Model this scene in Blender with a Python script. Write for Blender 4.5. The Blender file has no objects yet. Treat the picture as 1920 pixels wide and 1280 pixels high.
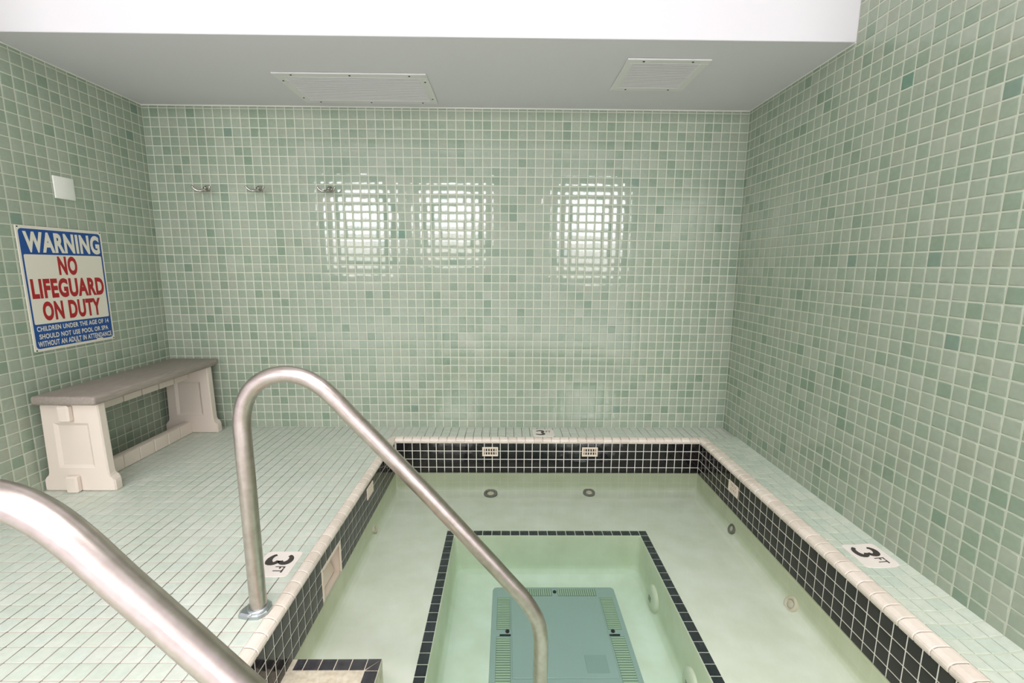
import bpy, bmesh, math, random
from mathutils import Vector, Matrix
random.seed(7)
P = 0.054                      # one wall-tile pitch in metres; all coordinates below are in tile pitches
SC = bpy.context.scene
COL = SC.collection
PI = math.pi

# ------------------------------------------------------------------ camera, world, lights, exposure
CAMC = Vector((40.7092, -54.1798, 19.5595))
YAW, PITCH, ROLL, FPX = 0.010476, 0.161968, 0.007159, 850.4977
def cam_axes():
    cy, sy, cp, sp = math.cos(YAW), math.sin(YAW), math.cos(PITCH), math.sin(PITCH)
    f = Vector((sy*cp, cy*cp, -sp)); r = Vector((cy, -sy, 0)); u = r.cross(f)
    c, s = math.cos(ROLL), math.sin(ROLL)
    return c*r + s*u, -s*r + c*u, f
CR, CU, CF = cam_axes()
cam = bpy.data.cameras.new('camera'); camo = bpy.data.objects.new('camera', cam); COL.objects.link(camo)
cam.sensor_width = 36.0; cam.lens = FPX/1920*36.0; cam.clip_start = 0.02; cam.clip_end = 200
camo.matrix_world = Matrix(((CR.x, CU.x, -CF.x, CAMC.x*P), (CR.y, CU.y, -CF.y, CAMC.y*P), (CR.z, CU.z, -CF.z, CAMC.z*P), (0, 0, 0, 1)))
SC.camera = camo
def project(p):
    d = Vector(p) - CAMC; z = d.dot(CF)
    if z < .5: return None
    return 960 + FPX*d.dot(CR)/z, 640 - FPX*d.dot(CU)/z, z

w = bpy.data.worlds.new('world'); SC.world = w; w.use_nodes = True
w.node_tree.nodes['Background'].inputs[0].default_value = (0.80, 0.90, 1.0, 1)
w.node_tree.nodes['Background'].inputs[1].default_value = 1.0
SC.view_settings.view_transform = 'Standard'; SC.view_settings.look = 'None'
SC.view_settings.gamma = 1.0; SC.view_settings.use_curve_mapping = False
SC.view_settings.exposure = -0.34

def area(name, x, y, z, sx, sy, rad, col, rot, spread=PI):
    """rectangular lamp of radiance rad, size in pitches"""
    l = bpy.data.lights.new(name, 'AREA'); l.shape = 'RECTANGLE'; l.size = sx*P; l.size_y = sy*P
    l.energy = rad*PI*sx*P*sy*P; l.color = col; l.spread = spread
    o = bpy.data.objects.new(name, l); COL.objects.link(o); o.location = (x*P, y*P, z*P); o.rotation_euler = rot
    return o
WIN = [(-36, -12, 19, 51), (5.5, 28.5, 24, 51), (65, 88, 17, 51.5), (131, 147, 18, 51)]     # daylight windows in the far wall of the pool hall
YR = -150.0
HZ = 66.0                                                                 # pool hall ceiling height
WINRAD, FILLRAD = 26.0, 17.5
for (a, b, c, d) in WIN:
    e = c+(d-c)*.45                                     # sky above, paler sunlit ground and house fronts below
    area('sky_daylight', (a+b)/2, YR-1.5, (e+d)/2, b-a, d-e, WINRAD, (0.97, 0.97, 1.0), (PI/2, 0, 0))
    area('ground_daylight', (a+b)/2, YR-1.5, (c+e)/2, b-a, e-c, WINRAD*.5, (1.0, 0.93, 0.90), (PI/2, 0, 0))
FILL_LAMPS = [(40, -48, .30), (58, -48, .26), (16, -68, .5), (42, -68, .5), (-20, -112, 1.2), (20, -112, 1.2), (60, -112, 1.2), (100, -112, 1.2)]  # unseen lamps added to brighten the spa, walls and hall
for (x, y, k) in FILL_LAMPS:
    area('fill_lamp_light', x, y, HZ-1.2, 22, 11, FILLRAD*k, (0.99, 0.95, 1.0), (0, 0, 0), math.radians(95 if y > -90 else 125))

# ------------------------------------------------------------------ materials
def sr(r, g, b):
    f = lambda c: (c/255/12.92) if c/255 <= .04045 else ((c/255+.055)/1.055)**2.4
    return (f(r), f(g), f(b), 1.0)
def newmat(name):
    m = bpy.data.materials.new(name); m.use_nodes = True
    nt = m.node_tree; return m, nt, nt.nodes['Principled BSDF']
def bump(nt, bs, scale, dist, detail=2.0, coord=None, stretch=None):
    g = nt.nodes.new('ShaderNodeNewGeometry'); n = nt.nodes.new('ShaderNodeTexNoise'); b = nt.nodes.new('ShaderNodeBump')
    n.inputs['Scale'].default_value = scale; n.inputs['Detail'].default_value = detail
    src = g.outputs['Position']
    if stretch:
        mp = nt.nodes.new('ShaderNodeMapping'); mp.inputs['Scale'].default_value = stretch
        nt.links.new(src, mp.inputs[0]); src = mp.outputs[0]
    nt.links.new(src, n.inputs['Vector'])
    b.inputs['Strength'].default_value = 1.0; b.inputs['Distance'].default_value = dist
    nt.links.new(n.outputs['Fac'], b.inputs['Height']); nt.links.new(b.outputs[0], bs.inputs['Normal'])
    return n
def mottle(nt, bs, c1, c2, scale, detail=4.0, lo=.35, hi=.65, stretch=None):
    g = nt.nodes.new('ShaderNodeNewGeometry'); n = nt.nodes.new('ShaderNodeTexNoise'); r = nt.nodes.new('ShaderNodeValToRGB')
    n.inputs['Scale'].default_value = scale; n.inputs['Detail'].default_value = detail
    src = g.outputs['Position']
    if stretch:
        mp = nt.nodes.new('ShaderNodeMapping'); mp.inputs['Scale'].default_value = stretch
        nt.links.new(src, mp.inputs[0]); src = mp.outputs[0]
    nt.links.new(src, n.inputs['Vector']); nt.links.new(n.outputs['Fac'], r.inputs[0])
    r.color_ramp.elements[0].position = lo; r.color_ramp.elements[1].position = hi
    r.color_ramp.elements[0].color = c1; r.color_ramp.elements[1].color = c2
    nt.links.new(r.outputs[0], bs.inputs['Base Color']); return r
def plain(name, col, rough=.5, metal=0.0, bs_=None, bd=0.0, spec=None):
    m, nt, bs = newmat(name)
    bs.inputs['Base Color'].default_value = col; bs.inputs['Roughness'].default_value = rough; bs.inputs['Metallic'].default_value = metal
    if spec is not None: bs.inputs['Specular IOR Level'].default_value = spec
    if bd: bump(nt, bs, bs_, bd)
    return m
def tonemat(name, rough, bscale, bdist, mix=.12):
    """glazed tile: base colour is the tile's own tone (stored on its mesh), slightly mottled"""
    m, nt, bs = newmat(name)
    at = nt.nodes.new('ShaderNodeAttribute'); at.attribute_name = 'tone'
    n = bump(nt, bs, bscale, bdist, 2.5)
    n2 = nt.nodes.new('ShaderNodeTexNoise'); n2.inputs['Scale'].default_value = 55
    g = nt.nodes.new('ShaderNodeNewGeometry'); nt.links.new(g.outputs['Position'], n2.inputs['Vector'])
    mr = nt.nodes.new('ShaderNodeMapRange'); mr.inputs[1].default_value = .3; mr.inputs[2].default_value = .7
    mr.inputs[3].default_value = 1-mix; mr.inputs[4].default_value = 1+mix*.6
    nt.links.new(n2.outputs['Fac'], mr.inputs[0])
    mx = nt.nodes.new('ShaderNodeVectorMath'); mx.operation = 'SCALE'
    nt.links.new(at.outputs['Color'], mx.inputs[0]); nt.links.new(mr.outputs[0], mx.inputs['Scale'])
    nt.links.new(mx.outputs[0], bs.inputs['Base Color'])
    bs.inputs['Roughness'].default_value = rough
    return m
M = {}
M['wall_tile'] = tonemat('glazed_green_tile', .06, 26, .00011, .05)
M['floor_tile'] = tonemat('matte_floor_tile', .42, 60, .0002, .06)
M['black_tile'] = tonemat('glazed_black_tile', .10, 22, .0005, .25)
M['coping'] = tonemat('cream_coping_tile', .28, 30, .0002, .05)
M['wall_grout'] = plain('pale_wall_grout', sr(200, 206, 186), .85)
M['pool_grout'] = plain('white_pool_grout', sr(226, 222, 210), .8)
M['paint'] = plain('white_paint', sr(222, 221, 222), .7)
M['hall_paint'] = plain('hall_paint', sr(224, 222, 226), .8)
M['hall_floor'] = plain('hall_floor_tile', sr(214, 210, 216), .5)
M['vent'] = plain('white_vent_metal', sr(228, 228, 224), .4)
M['vent_dark'] = plain('vent_inside_shade', sr(58, 58, 58), .8)  # dark colour stands in for the shade between the louvers
M['screw'] = plain('dark_screw', sr(45, 43, 42), .5, .6)
M['strip'] = plain('white_edge_strip', sr(236, 238, 228), .35)
M['plastic'] = plain('cream_plastic', sr(224, 210, 190), .45)
M['leg_plastic'] = plain('beige_resin', sr(226, 214, 200), .5)
M['marker'] = plain('white_marker_tile', sr(236, 228, 218), .35)
M['char'] = plain('charcoal_print', sr(62, 56, 54), .45)
M['sign_white'] = plain('sign_white', sr(226, 222, 204), .35)
M['sign_blue'] = plain('sign_blue', sr(14, 72, 142), .35)
M['sign_red'] = plain('sign_red', sr(168, 22, 30), .35)
M['chrome'] = plain('polished_chrome', sr(200, 196, 190), .12, 1.0)
M['flange'] = plain('galvanised_flange', sr(176, 184, 184), .3, .9)
M['frame_dark'] = plain('window_frame_metal', sr(60, 58, 54), .5)
# brushed stainless rail
m, nt, bs = newmat('brushed_stainless'); M['steel'] = m
bs.inputs['Metallic'].default_value = 1.0; bs.inputs['Roughness'].default_value = .32
mottle(nt, bs, sr(184, 173, 164), sr(198, 188, 180), 45, 5)
bump(nt, bs, 400, .00001, 2)
# bench seat resin with faint grain
m, nt, bs = newmat('taupe_resin_grain'); M['seat'] = m
bs.inputs['Roughness'].default_value = .5
mottle(nt, bs, sr(146, 136, 126), sr(160, 150, 140), 14, 5, stretch=(8, 1, 8)); bump(nt, bs, 40, .0004, 4, stretch=(6, .7, 6))
# plaster of the basin
m, nt, bs = newmat('pale_pool_plaster'); M['plaster'] = m
bs.inputs['Roughness'].default_value = .8
rmp = mottle(nt, bs, sr(228, 226, 206), sr(240, 237, 223), 9, 8, .3, .7)
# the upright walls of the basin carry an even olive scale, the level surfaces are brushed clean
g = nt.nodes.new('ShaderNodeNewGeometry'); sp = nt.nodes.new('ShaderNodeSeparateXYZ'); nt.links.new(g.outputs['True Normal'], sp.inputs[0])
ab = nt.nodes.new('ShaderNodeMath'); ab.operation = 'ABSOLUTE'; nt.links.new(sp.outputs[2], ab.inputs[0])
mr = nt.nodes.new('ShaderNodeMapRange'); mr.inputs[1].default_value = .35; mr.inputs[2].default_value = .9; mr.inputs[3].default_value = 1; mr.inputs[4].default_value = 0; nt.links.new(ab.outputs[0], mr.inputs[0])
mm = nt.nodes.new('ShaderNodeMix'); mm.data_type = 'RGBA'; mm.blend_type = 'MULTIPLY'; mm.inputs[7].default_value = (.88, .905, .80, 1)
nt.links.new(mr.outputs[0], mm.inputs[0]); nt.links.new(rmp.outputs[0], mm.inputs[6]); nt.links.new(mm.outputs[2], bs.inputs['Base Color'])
# floor grout: pale, worn dark along some front-to-back joints
m, nt, bs = newmat('worn_floor_grout'); M['floor_grout'] = m
bs.inputs['Roughness'].default_value = .9
FX0, FPX_, FY0, FPY = 15.57, .9625, -35.13, .983
g = nt.nodes.new('ShaderNodeNewGeometry'); sx = nt.nodes.new('ShaderNodeSeparateXYZ'); nt.links.new(g.outputs['Position'], sx.inputs[0])
def mth(op, a, b=None):
    n = nt.nodes.new('ShaderNodeMath'); n.operation = op
    for i, v in enumerate((a, b)):
        if v is None: continue
        if isinstance(v, (int, float)): n.inputs[i].default_value = v
        else: nt.links.new(v, n.inputs[i])
    return n.outputs[0]
fr = mth('FRACT', mth('DIVIDE', mth('SUBTRACT', sx.outputs[0], (FX0-.5*FPX_-200*FPX_)*P), FPX_*P))
near = mth('LESS_THAN', mth('ABSOLUTE', mth('SUBTRACT', fr, .5)), .06)
ns = nt.nodes.new('ShaderNodeTexNoise'); ns.inputs['Scale'].default_value = 1.6; ns.inputs['Detail'].default_value = 3; nt.links.new(g.outputs['Position'], ns.inputs['Vector'])
wear = nt.nodes.new('ShaderNodeMapRange'); wear.inputs[1].default_value = .38; wear.inputs[2].default_value = .56; nt.links.new(ns.outputs['Fac'], wear.inputs[0])
side = nt.nodes.new('ShaderNodeMapRange'); side.inputs[1].default_value = 4*P; side.inputs[2].default_value = 12*P; nt.links.new(sx.outputs[0], side.inputs[0])
msk = mth('MULTIPLY', mth('MULTIPLY', near, wear.outputs[0]), side.outputs[0])
c1 = nt.nodes.new('ShaderNodeMix'); c1.data_type = 'RGBA'
c1.inputs[6].default_value = sr(200, 188, 174); c1.inputs[7].default_value = sr(112, 96, 84); nt.links.new(msk, c1.inputs[0]); nt.links.new(c1.outputs[2], bs.inputs['Base Color'])
# water: clear surface (mirror share by Fresnel) over a faintly green absorbing body
m = bpy.data.materials.new('spa_water'); m.use_nodes = True; nt = m.node_tree; nt.nodes.clear(); M['water'] = m
out = nt.nodes.new('ShaderNodeOutputMaterial'); mix = nt.nodes.new('ShaderNodeMixShader'); tr = nt.nodes.new('ShaderNodeBsdfTransparent'); gl = nt.nodes.new('ShaderNodeBsdfGlossy')
fz = nt.nodes.new('ShaderNodeFresnel'); fz.inputs[0].default_value = 1.333; gl.inputs['Roughness'].default_value = .02
bp_ = nt.nodes.new('ShaderNodeBump'); nz = nt.nodes.new('ShaderNodeTexNoise'); g = nt.nodes.new('ShaderNodeNewGeometry')
nz.inputs['Scale'].default_value = 7; nz.inputs['Detail'].default_value = 1.5; bp_.inputs['Distance'].default_value = .0016
nt.links.new(g.outputs['Position'], nz.inputs['Vector']); nt.links.new(nz.outputs['Fac'], bp_.inputs['Height'])
nt.links.new(bp_.outputs[0], gl.inputs['Normal'])
nt.links.new(fz.outputs[0], mix.inputs[0]); nt.links.new(tr.outputs[0], mix.inputs[1]); nt.links.new(gl.outputs[0], mix.inputs[2])
va = nt.nodes.new('ShaderNodeVolumeAbsorption'); va.inputs['Color'].default_value = (.58, .93, .85, 1); va.inputs['Density'].default_value = .75
nt.links.new(mix.outputs[0], out.inputs['Surface']); nt.links.new(va.outputs[0], out.inputs['Volume'])
# glowing diffuser of the added fill lamps
m, nt, bs = newmat('fill_lamp_diffuser'); M['diffuser'] = m
bs.inputs['Base Color'].default_value = (.8, .8, .8, 1); bs.inputs['Emission Color'].default_value = (1, .96, .9, 1); bs.inputs['Emission Strength'].default_value = 3.0

# ------------------------------------------------------------------ mesh helpers (tile pitches in, metres out)
class MB:
    def __init__(s): s.v = []; s.f = []; s.t = []; s.sm = []
    def add(s, vs, fs, tone=None, smooth=False):
        k = len(s.v); s.v += [tuple(v) for v in vs]; s.f += [[k+i for i in f] for f in fs]
        s.t += [tone or (1, 1, 1, 1)]*len(vs); s.sm += [smooth]*len(fs)
    def box(s, x0, x1, y0, y1, z0, z1, b=0.0, seg=1, tone=None, xf=None):
        bm = bmesh.new(); bmesh.ops.create_cube(bm, size=1)
        for v in bm.verts:
            v.co = Vector(((x0+x1)/2+v.co.x*(x1-x0), (y0+y1)/2+v.co.y*(y1-y0), (z0+z1)/2+v.co.z*(z1-z0)))
        if b: bmesh.ops.bevel(bm, geom=bm.edges[:], offset=b, segments=seg, profile=.5, affect='EDGES')
        s.bm(bm, tone, xf, seg > 1)
    def bm(s, bm, tone=None, xf=None, smooth=False):
        bm.verts.index_update()
        vs = [(xf @ v.co if xf else v.co) for v in bm.verts]
        s.add(vs, [[v.index for v in f.verts] for f in bm.faces], tone, smooth); bm.free()
    def prism(s, outline, y0, y1, ch=0.0, xf=None, smooth=False, tone=None):
        """outline in (x,z) extruded along y; ch chamfers the rims"""
        n = len(outline); cx = sum(p[0] for p in outline)/n; cz = sum(p[1] for p in outline)/n
        def sh(p):
            dx, dz = p[0]-cx, p[1]-cz; L = math.hypot(dx, dz) or 1
            return (p[0]-dx/L*ch, p[1]-dz/L*ch)
        rings = [(y0, True), (y0+ch, False), (y1-ch, False), (y1, True)] if ch else [(y0, False), (y1, False)]
        vs = []
        for y, inn in rings:
            for p in outline:
                q = sh(p) if inn else p; vs.append(Vector((q[0], y, q[1])))
        fs = []
        for r in range(len(rings)-1):
            for i in range(n): j = (i+1) % n; fs.append([r*n+i, r*n+j, (r+1)*n+j, (r+1)*n+i])
        fs.append(list(range(n))[::-1]); fs.append([(len(rings)-1)*n+i for i in range(n)])
        s.add([xf @ v for v in vs] if xf else vs, fs, tone, smooth)
    def lathe(s, prof, n, xf=None, smooth=True, cap=True):
        """profile (r,z) turned about z"""
        vs = []; fs = []
        for r, z in prof:
            for i in range(n): a = 2*PI*i/n; vs.append(Vector((r*math.cos(a), r*math.sin(a), z)))
        for k in range(len(prof)-1):
            for i in range(n): j = (i+1) % n; fs.append([k*n+i, k*n+j, (k+1)*n+j, (k+1)*n+i])
        if cap: fs.append([(len(prof)-1)*n+i for i in range(n)]); fs.append(list(range(n))[::-1])
        s.add([xf @ v for v in vs] if xf else vs, fs, None, smooth)
    def tube(s, pts, r, n=24, caps=True):
        pts = [Vector(p) for p in pts]; vs = []; fs = []; m = len(pts)
        rr = r if isinstance(r, (list, tuple)) else [r]*m
        t = (pts[1]-pts[0]).normalized(); a = t.orthogonal().normalized()
        for i, p in enumerate(pts):
            t = (pts[min(i+1, m-1)]-pts[max(i-1, 0)]).normalized()
            a = (a - t*a.dot(t)).normalized(); b = t.cross(a)
            for k in range(n): g = 2*PI*k/n; vs.append(p + a*math.cos(g)*rr[i] + b*math.sin(g)*rr[i])
        for i in range(m-1):
            for k in range(n): j = (k+1) % n; fs.append([i*n+k, i*n+j, (i+1)*n+j, (i+1)*n+k])
        if caps: fs.append(list(range(n))[::-1]); fs.append([(m-1)*n+k for k in range(n)])
        s.add(vs, fs, None, True)
    def mesh(s, name, mat, org=(0, 0, 0)):
        me = bpy.data.meshes.new(name); o = Vector(org)
        me.from_pydata([tuple((Vector(v)-o)*P) for v in s.v], [], s.f); me.update()
        ca = me.color_attributes.new('tone', 'FLOAT_COLOR', 'POINT')
        ca.data.foreach_set('color', [c for t in s.t for c in t])
        me.polygons.foreach_set('use_smooth', s.sm)
        me.materials.append(mat); return me
    def build(s, name, mat, parent=None, org=None):
        if org is None: org = parent['org'] if parent is not None and 'org' in parent else (0, 0, 0)
        return link(name, s.mesh(name, mat, org), parent)
def link(name, data, parent=None, loc=(0, 0, 0)):
    o = bpy.data.objects.new(name, data); COL.objects.link(o)
    if parent is not None: o.parent = parent
    o.location = loc; return o
ORG = {}
def thing(name, loc, label, cat, group=None):
    o = link(name, None, None, [c*P for c in loc]); o.empty_display_size = .05
    o['label'] = label; o['category'] = cat
    if group: o['group'] = group
    ORG[o.name] = loc; return o
def part(mb, name, mat, parent, label=None):
    o = mb.build(name, mat, parent, ORG.get(parent.name, (0, 0, 0)))
    if label: o['label'] = label
    ORG[o.name] = ORG.get(parent.name, (0, 0, 0)); return o
def struct(mb, name, mat):
    o = mb.build(name, mat); o['kind'] = 'structure'; return o
def kids(o): return [c for c in COL.objects if c.parent == o]
def dup(root, loc, label):
    c = root.copy(); COL.objects.link(c); c.location = [v*P for v in loc]; c['label'] = label
    for ch in kids(root):
        d = ch.copy(); COL.objects.link(d); d.parent = c
        for g_ in kids(ch):
            e = g_.copy(); COL.objects.link(e); e.parent = d
    return c

# ------------------------------------------------------------------ tiles
def tile_geo(w_, h_, t, b):
    """pillowed slab, w x h, face towards +z"""
    vs = []
    for (dx, z) in ((0, 0), (0, t-b), (b*.9, t-b*.12), (b*2.6, t)):
        X, Y = w_/2-dx, h_/2-dx
        vs += [Vector((-X, -Y, z)), Vector((X, -Y, z)), Vector((X, Y, z)), Vector((-X, Y, z))]
    fs = []
    for r in range(3):
        for i in range(4): j = (i+1) % 4; fs.append([r*4+i, r*4+j, r*4+4+j, r*4+4+i])
    fs.append([12, 13, 14, 15]); return vs, fs
def frame_mat(org, u, v):
    u = Vector(u); v = Vector(v); n = u.cross(v)
    return Matrix(((u.x, v.x, n.x, org[0]), (u.y, v.y, n.y, org[1]), (u.z, v.z, n.z, org[2]), (0, 0, 0, 1)))
def tile_field(parent, cells, frame, tones, mat, gap, t, b, tilt=.004, limit=300, name='tile', force=None, visible=None, pick=None):
    """cells = (u0,u1,v0,v1) joint-to-joint; the LIMIT largest in the picture become parts, the rest one stuff part"""
    info = []
    for c in cells:
        u0, u1, v0, v1 = c
        w_, h_ = u1-u0-gap, v1-v0-gap
        if w_ < .1 or h_ < .1: continue
        cen = frame @ Vector(((u0+u1)/2, (v0+v1)/2, 0)); q = project(cen); area_ = 0
        if q and -20 < q[0] < 1940 and -20 < q[1] < 1300 and (visible is None or visible(q)):
            d = (cen-CAMC); nn = (frame.to_3x3() @ Vector((0, 0, 1)))
            area_ = w_*h_*abs(d.normalized().dot(nn))/d.length_squared
        info.append((area_, cen, w_, h_, c))
    info.sort(key=lambda r: -r[0])
    cache = {}; rot = frame.to_3x3(); rest = MB(); nobj = 0
    po = Vector(ORG.get(parent.name, (0, 0, 0)))
    for k, (a_, cen, w_, h_, c) in enumerate(info):
        rnd = random.Random(int(c[0]*97+c[2]*1013+5)*7919+int(c[1]*31))
        tone = None
        if pick: tone = pick(c)
        if tone is None:
            x = rnd.random(); acc = 0
            for wgt, col in tones:
                acc += wgt
                if x <= acc: tone = col; break
            else: tone = tones[0][1]
        R_ = rot @ Matrix.Rotation(rnd.gauss(0, tilt), 3, 'X') @ Matrix.Rotation(rnd.gauss(0, tilt), 3, 'Y')
        if a_ > 0 and nobj < limit:
            key = (round(w_, 3), round(h_, 3), tone)
            if key not in cache:
                mb = MB(); vs, fs = tile_geo(w_, h_, t, b); mb.add(vs, fs, tone, True); mb.sm[:4] = [False]*4; cache[key] = mb.mesh(name, mat)
            o = link(name, cache[key], parent)
            o.matrix_local = Matrix.Translation((cen-po)*P) @ R_.to_4x4(); nobj += 1
        else:
            vs, fs = tile_geo(w_, h_, t, b); k0 = len(rest.sm)
            rest.add([R_ @ v + cen for v in vs], fs, tone, True); rest.sm[k0:k0+4] = [False]*4
    if rest.v:
        o = rest.build('small_'+name+'s', mat, parent, ORG.get(parent.name, (0, 0, 0))); o['kind'] = 'stuff'
def grid(u0, u1, ju, pu, v0, v1, jv, pv, skip=None):
    """cells between joints ju+k*pu and jv+k*pv, clipped to the rectangle"""
    def cuts(a, b, j, p):
        k = math.ceil((a-j)/p); out = [a]
        while j+k*p < b-1e-6:
            if j+k*p > a+.02: out.append(j+k*p)
            k += 1
        return out+[b]
    U, V = cuts(u0, u1, ju, pu), cuts(v0, v1, jv, pv)
    return [(U[i], U[i+1], V[j], V[j+1]) for i in range(len(U)-1) for j in range(len(V)-1) if not (skip and skip(U[i], U[i+1], V[j], V[j+1]))]

W, H, SOF = 67.818, 37.072, 15.767
FZ, GZ = -0.15, -0.175                        # tiled floor level, grout level
ROW0 = .739
# wall tile tones (albedo)
def tn(r, g, b): return sr(r, g, b)
GREENS = [(.22, tn(160, 171, 152)), (.22, tn(156, 168, 149)), (.17, tn(152, 166, 146)), (.12, tn(148, 164, 143)), (.07, tn(143, 160, 139)),
          (.035, tn(138, 156, 135)), (.012, tn(131, 152, 130)), (.003, tn(128, 150, 133)), (.07, tn(159, 168, 149)), (.08, tn(165, 174, 156))]
DARK = tn(112, 144, 124)
def darkset(cells_):
    s = set(cells_)
    return lambda c: DARK if (round(c[0]-.3), round(c[2]-.2)) in s else None

# ------------------------------------------------------------------ setting: walls
TB = .032                                     # tile face stands this far off the grout
mb = MB(); mb.box(-3, W+3, 0, 3, -12, HZ)
wb = struct(mb, 'wall_back', M['wall_grout'])
tile_field(wb, grid(0, W, .803, 1.0, GZ, H, ROW0, 1.0), frame_mat((0, 0, 0), (1, 0, 0), (0, 0, 1)), GREENS, M['wall_tile'], .105, TB, .022,
           pick=lambda c: DARK if abs(c[0]-27.8) < .1 and abs(c[2]-22.74) < .1 else None)
mb = MB(); mb.box(W, W+3, -42, 0, -12, HZ)
wr = struct(mb, 'wall_right', M['wall_grout'])
# u runs away from the camera (+y), v up, normal -x  -> use u=-y
cr = grid(0, 42, .66, 1.0, GZ, H, ROW0, 1.0)+grid(SOF, 42, .66, 1.0, H, HZ-.1, ROW0, 1.0)
cr = [c for c in cr if not (abs(c[3]-H) < 1e-4 and c[0] >= SOF-.2)]+[(c[0], c[1], ROW0+36, ROW0+37) for c in grid(SOF, 42, .66, 1.0, H, H+1, 0, 5.0)]
cr = [c for c in cr if not (abs(c[2]-H) < 1e-4)]
tile_field(wr, cr, frame_mat((W, 0, 0), (0, -1, 0), (0, 0, 1)), GREENS, M['wall_tile'], .105, TB, .022,
           pick=lambda c: DARK if abs(c[0]-20.66) < .1 and abs(c[2]-31.74) < .1 else None)
mb = MB(); mb.box(-3, 0, -34, 0, -12, HZ)
wl = struct(mb, 'wall_left', M['wall_grout'])
tile_field(wl, [(-c[1], -c[0], c[2], c[3]) for c in grid(0, 34, .62, 1.0, GZ, H, ROW0, 1.0)], frame_mat((0, 0, 0), (0, 1, 0), (0, 0, 1)), GREENS, M['wall_tile'], .105, TB, .022)

# lowered ceiling over the spa, with its white front face
mb = MB(); mb.box(0, W, -SOF, 0, H, HZ, .04); struct(mb, 'ceiling', M['paint'])
mb = MB()
mb.box(0, W, -.13, -.0, H-.12, H, .02); struct(mb, 'trim_1', M['strip'])
mb = MB(); mb.box(0, .10, -SOF, -.13, H-.09, H, .02); struct(mb, 'trim_2', M['strip'])
mb = MB(); mb.box(W-.10, W, -SOF, -.13, H-.09, H, .02); struct(mb, 'trim_3', M['strip'])

# pool hall beyond the camera
XL, XR = -60.0, 150.0
mb = MB()
xs = [XL]+[v for a in WIN for v in a[:2]]+[XR]
for i in range(0, len(xs), 2): mb.box(xs[i], xs[i+1], YR-2, YR, -2, HZ)
for (a, b, c, d) in WIN: mb.box(a, b, YR-2, YR, -2, c); mb.box(a, b, YR-2, YR, d, HZ)
struct(mb, 'wall_rear', M['hall_paint'])
mb = MB(); mb.box(XL-2, XL, YR, -34, -2, HZ); mb.box(XR, XR+2, YR, -42, -2, HZ); struct(mb, 'wall_side', M['hall_paint'])
mb = MB(); mb.box(XL, -3, -36, -34, -2, HZ); mb.box(W+3, XR, -42, -40, -2, HZ); struct(mb, 'wall_front', M['hall_paint'])
mb = MB(); mb.box(XL, XR, YR, 0, HZ, HZ+2); struct(mb, 'ceiling', M['paint'])
for i, (a, b, c, d) in enumerate(WIN):
    mb = MB()
    for (x0, x1, z0, z1) in ((a, b, c, c+.9), (a, b, d-.9, d), (a, a+.9, c, d), (b-.9, b, c, d), ((a+b)/2-.35, (a+b)/2+.35, c, d), (a, b, c+(d-c)*.42, c+(d-c)*.42+.7)):
        mb.box(x0, x1, YR-.9, YR-.2, z0, z1, .08)
    struct(mb, 'window_%d' % (i+1), M['frame_dark'])
for (x, y, k) in FILL_LAMPS:
    place = ('above the viewer, ' if y > -90 else 'far behind the viewer, ')+{40: 'over the spa pit', 58: 'over the right ledge', 16: 'on the bench side', 42: 'behind the one over the pit', -20: 'first of the far row', 20: 'second of the far row', 60: 'third of the far row', 100: 'last of the far row'}[x]
    t = thing('added_fill_lamp', (x, y, HZ), 'added unseen fill lamp panel '+place, 'lamp', 'added fill lamps on the hall ceiling')
    mb = MB(); mb.box(x-12, x+12, y-6.5, y+6.5, HZ-.7, HZ, .1); part(mb, 'housing', M['paint'], t)
    mb = MB(); mb.box(x-11, x+11, y-5.5, y+5.5, HZ-1.0, HZ-.7, .05); part(mb, 'fill_lamp_diffuser', M['diffuser'], t)

# ------------------------------------------------------------------ floor
SX0, SX1, SY1, SY0 = 27.65, 63.35, -3.8, -50.0        # inner faces of the spa
CWL, CWR, CWB = .62, 1.0, .58                         # coping widths
LX = SX1+CWR
def ledge_z(x):
    """concave tiled ledge between coping and right wall"""
    t = (x-LX)/(W-LX); t = max(0, min(1, t))
    return -.12+.14*t - .62*t*(1-t)
mb = MB()
def slab(x0, x1, y0, y1): mb.box(x0, x1, y0, y1, -2.0, GZ)
slab(0, SX0-CWL+.05, -62, 0); slab(SX0-CWL+.05, W, SY1+CWB-.05, 0); slab(SX0-CWL+.05, W, -62, SY0-.6)
fl = struct(mb, 'floor', M['floor_grout'])
mh = MB(); mh.box(XL, 0, YR, -34, -2.0, FZ); mh.box(0, XR, YR, -62, -2.0, FZ); mh.box(W, XR, -62, -42, -2.0, FZ); struct(mh, 'floor', M['hall_floor'])
FT = [(.30, tn(201, 209, 194)), (.30, tn(197, 207, 192)), (.2, tn(204, 211, 198)), (.2, tn(199, 209, 196))]
MK = [(24.15, 26.6, -27.75, -25.15), (64.98, 67.32, -26.75, -24.2), (43.85, 46.4, -3.05, -.82)]     # depth markers
def insidemk(a, b, c, d):
    for (x0, x1, y0, y1) in MK:
        if a > x0-.12 and b < x1+.12 and c > y0-.12 and d < y1+.12: return True
    return False
cells = grid(0, SX0-CWL, FX0, FPX_, -62, 0, FY0, FPY, insidemk)+grid(SX0-CWL, W, FX0, FPX_, SY1+CWB, 0, FY0, FPY, insidemk)+grid(SX0-CWL, W, FX0, FPX_, -62, SY0-.6, FY0, FPY)
tile_field(fl, cells, frame_mat((0, 0, GZ), (1, 0, 0), (0, 1, 0)), FT, M['floor_tile'], .065, .025, .01, tilt=.002)
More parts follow.
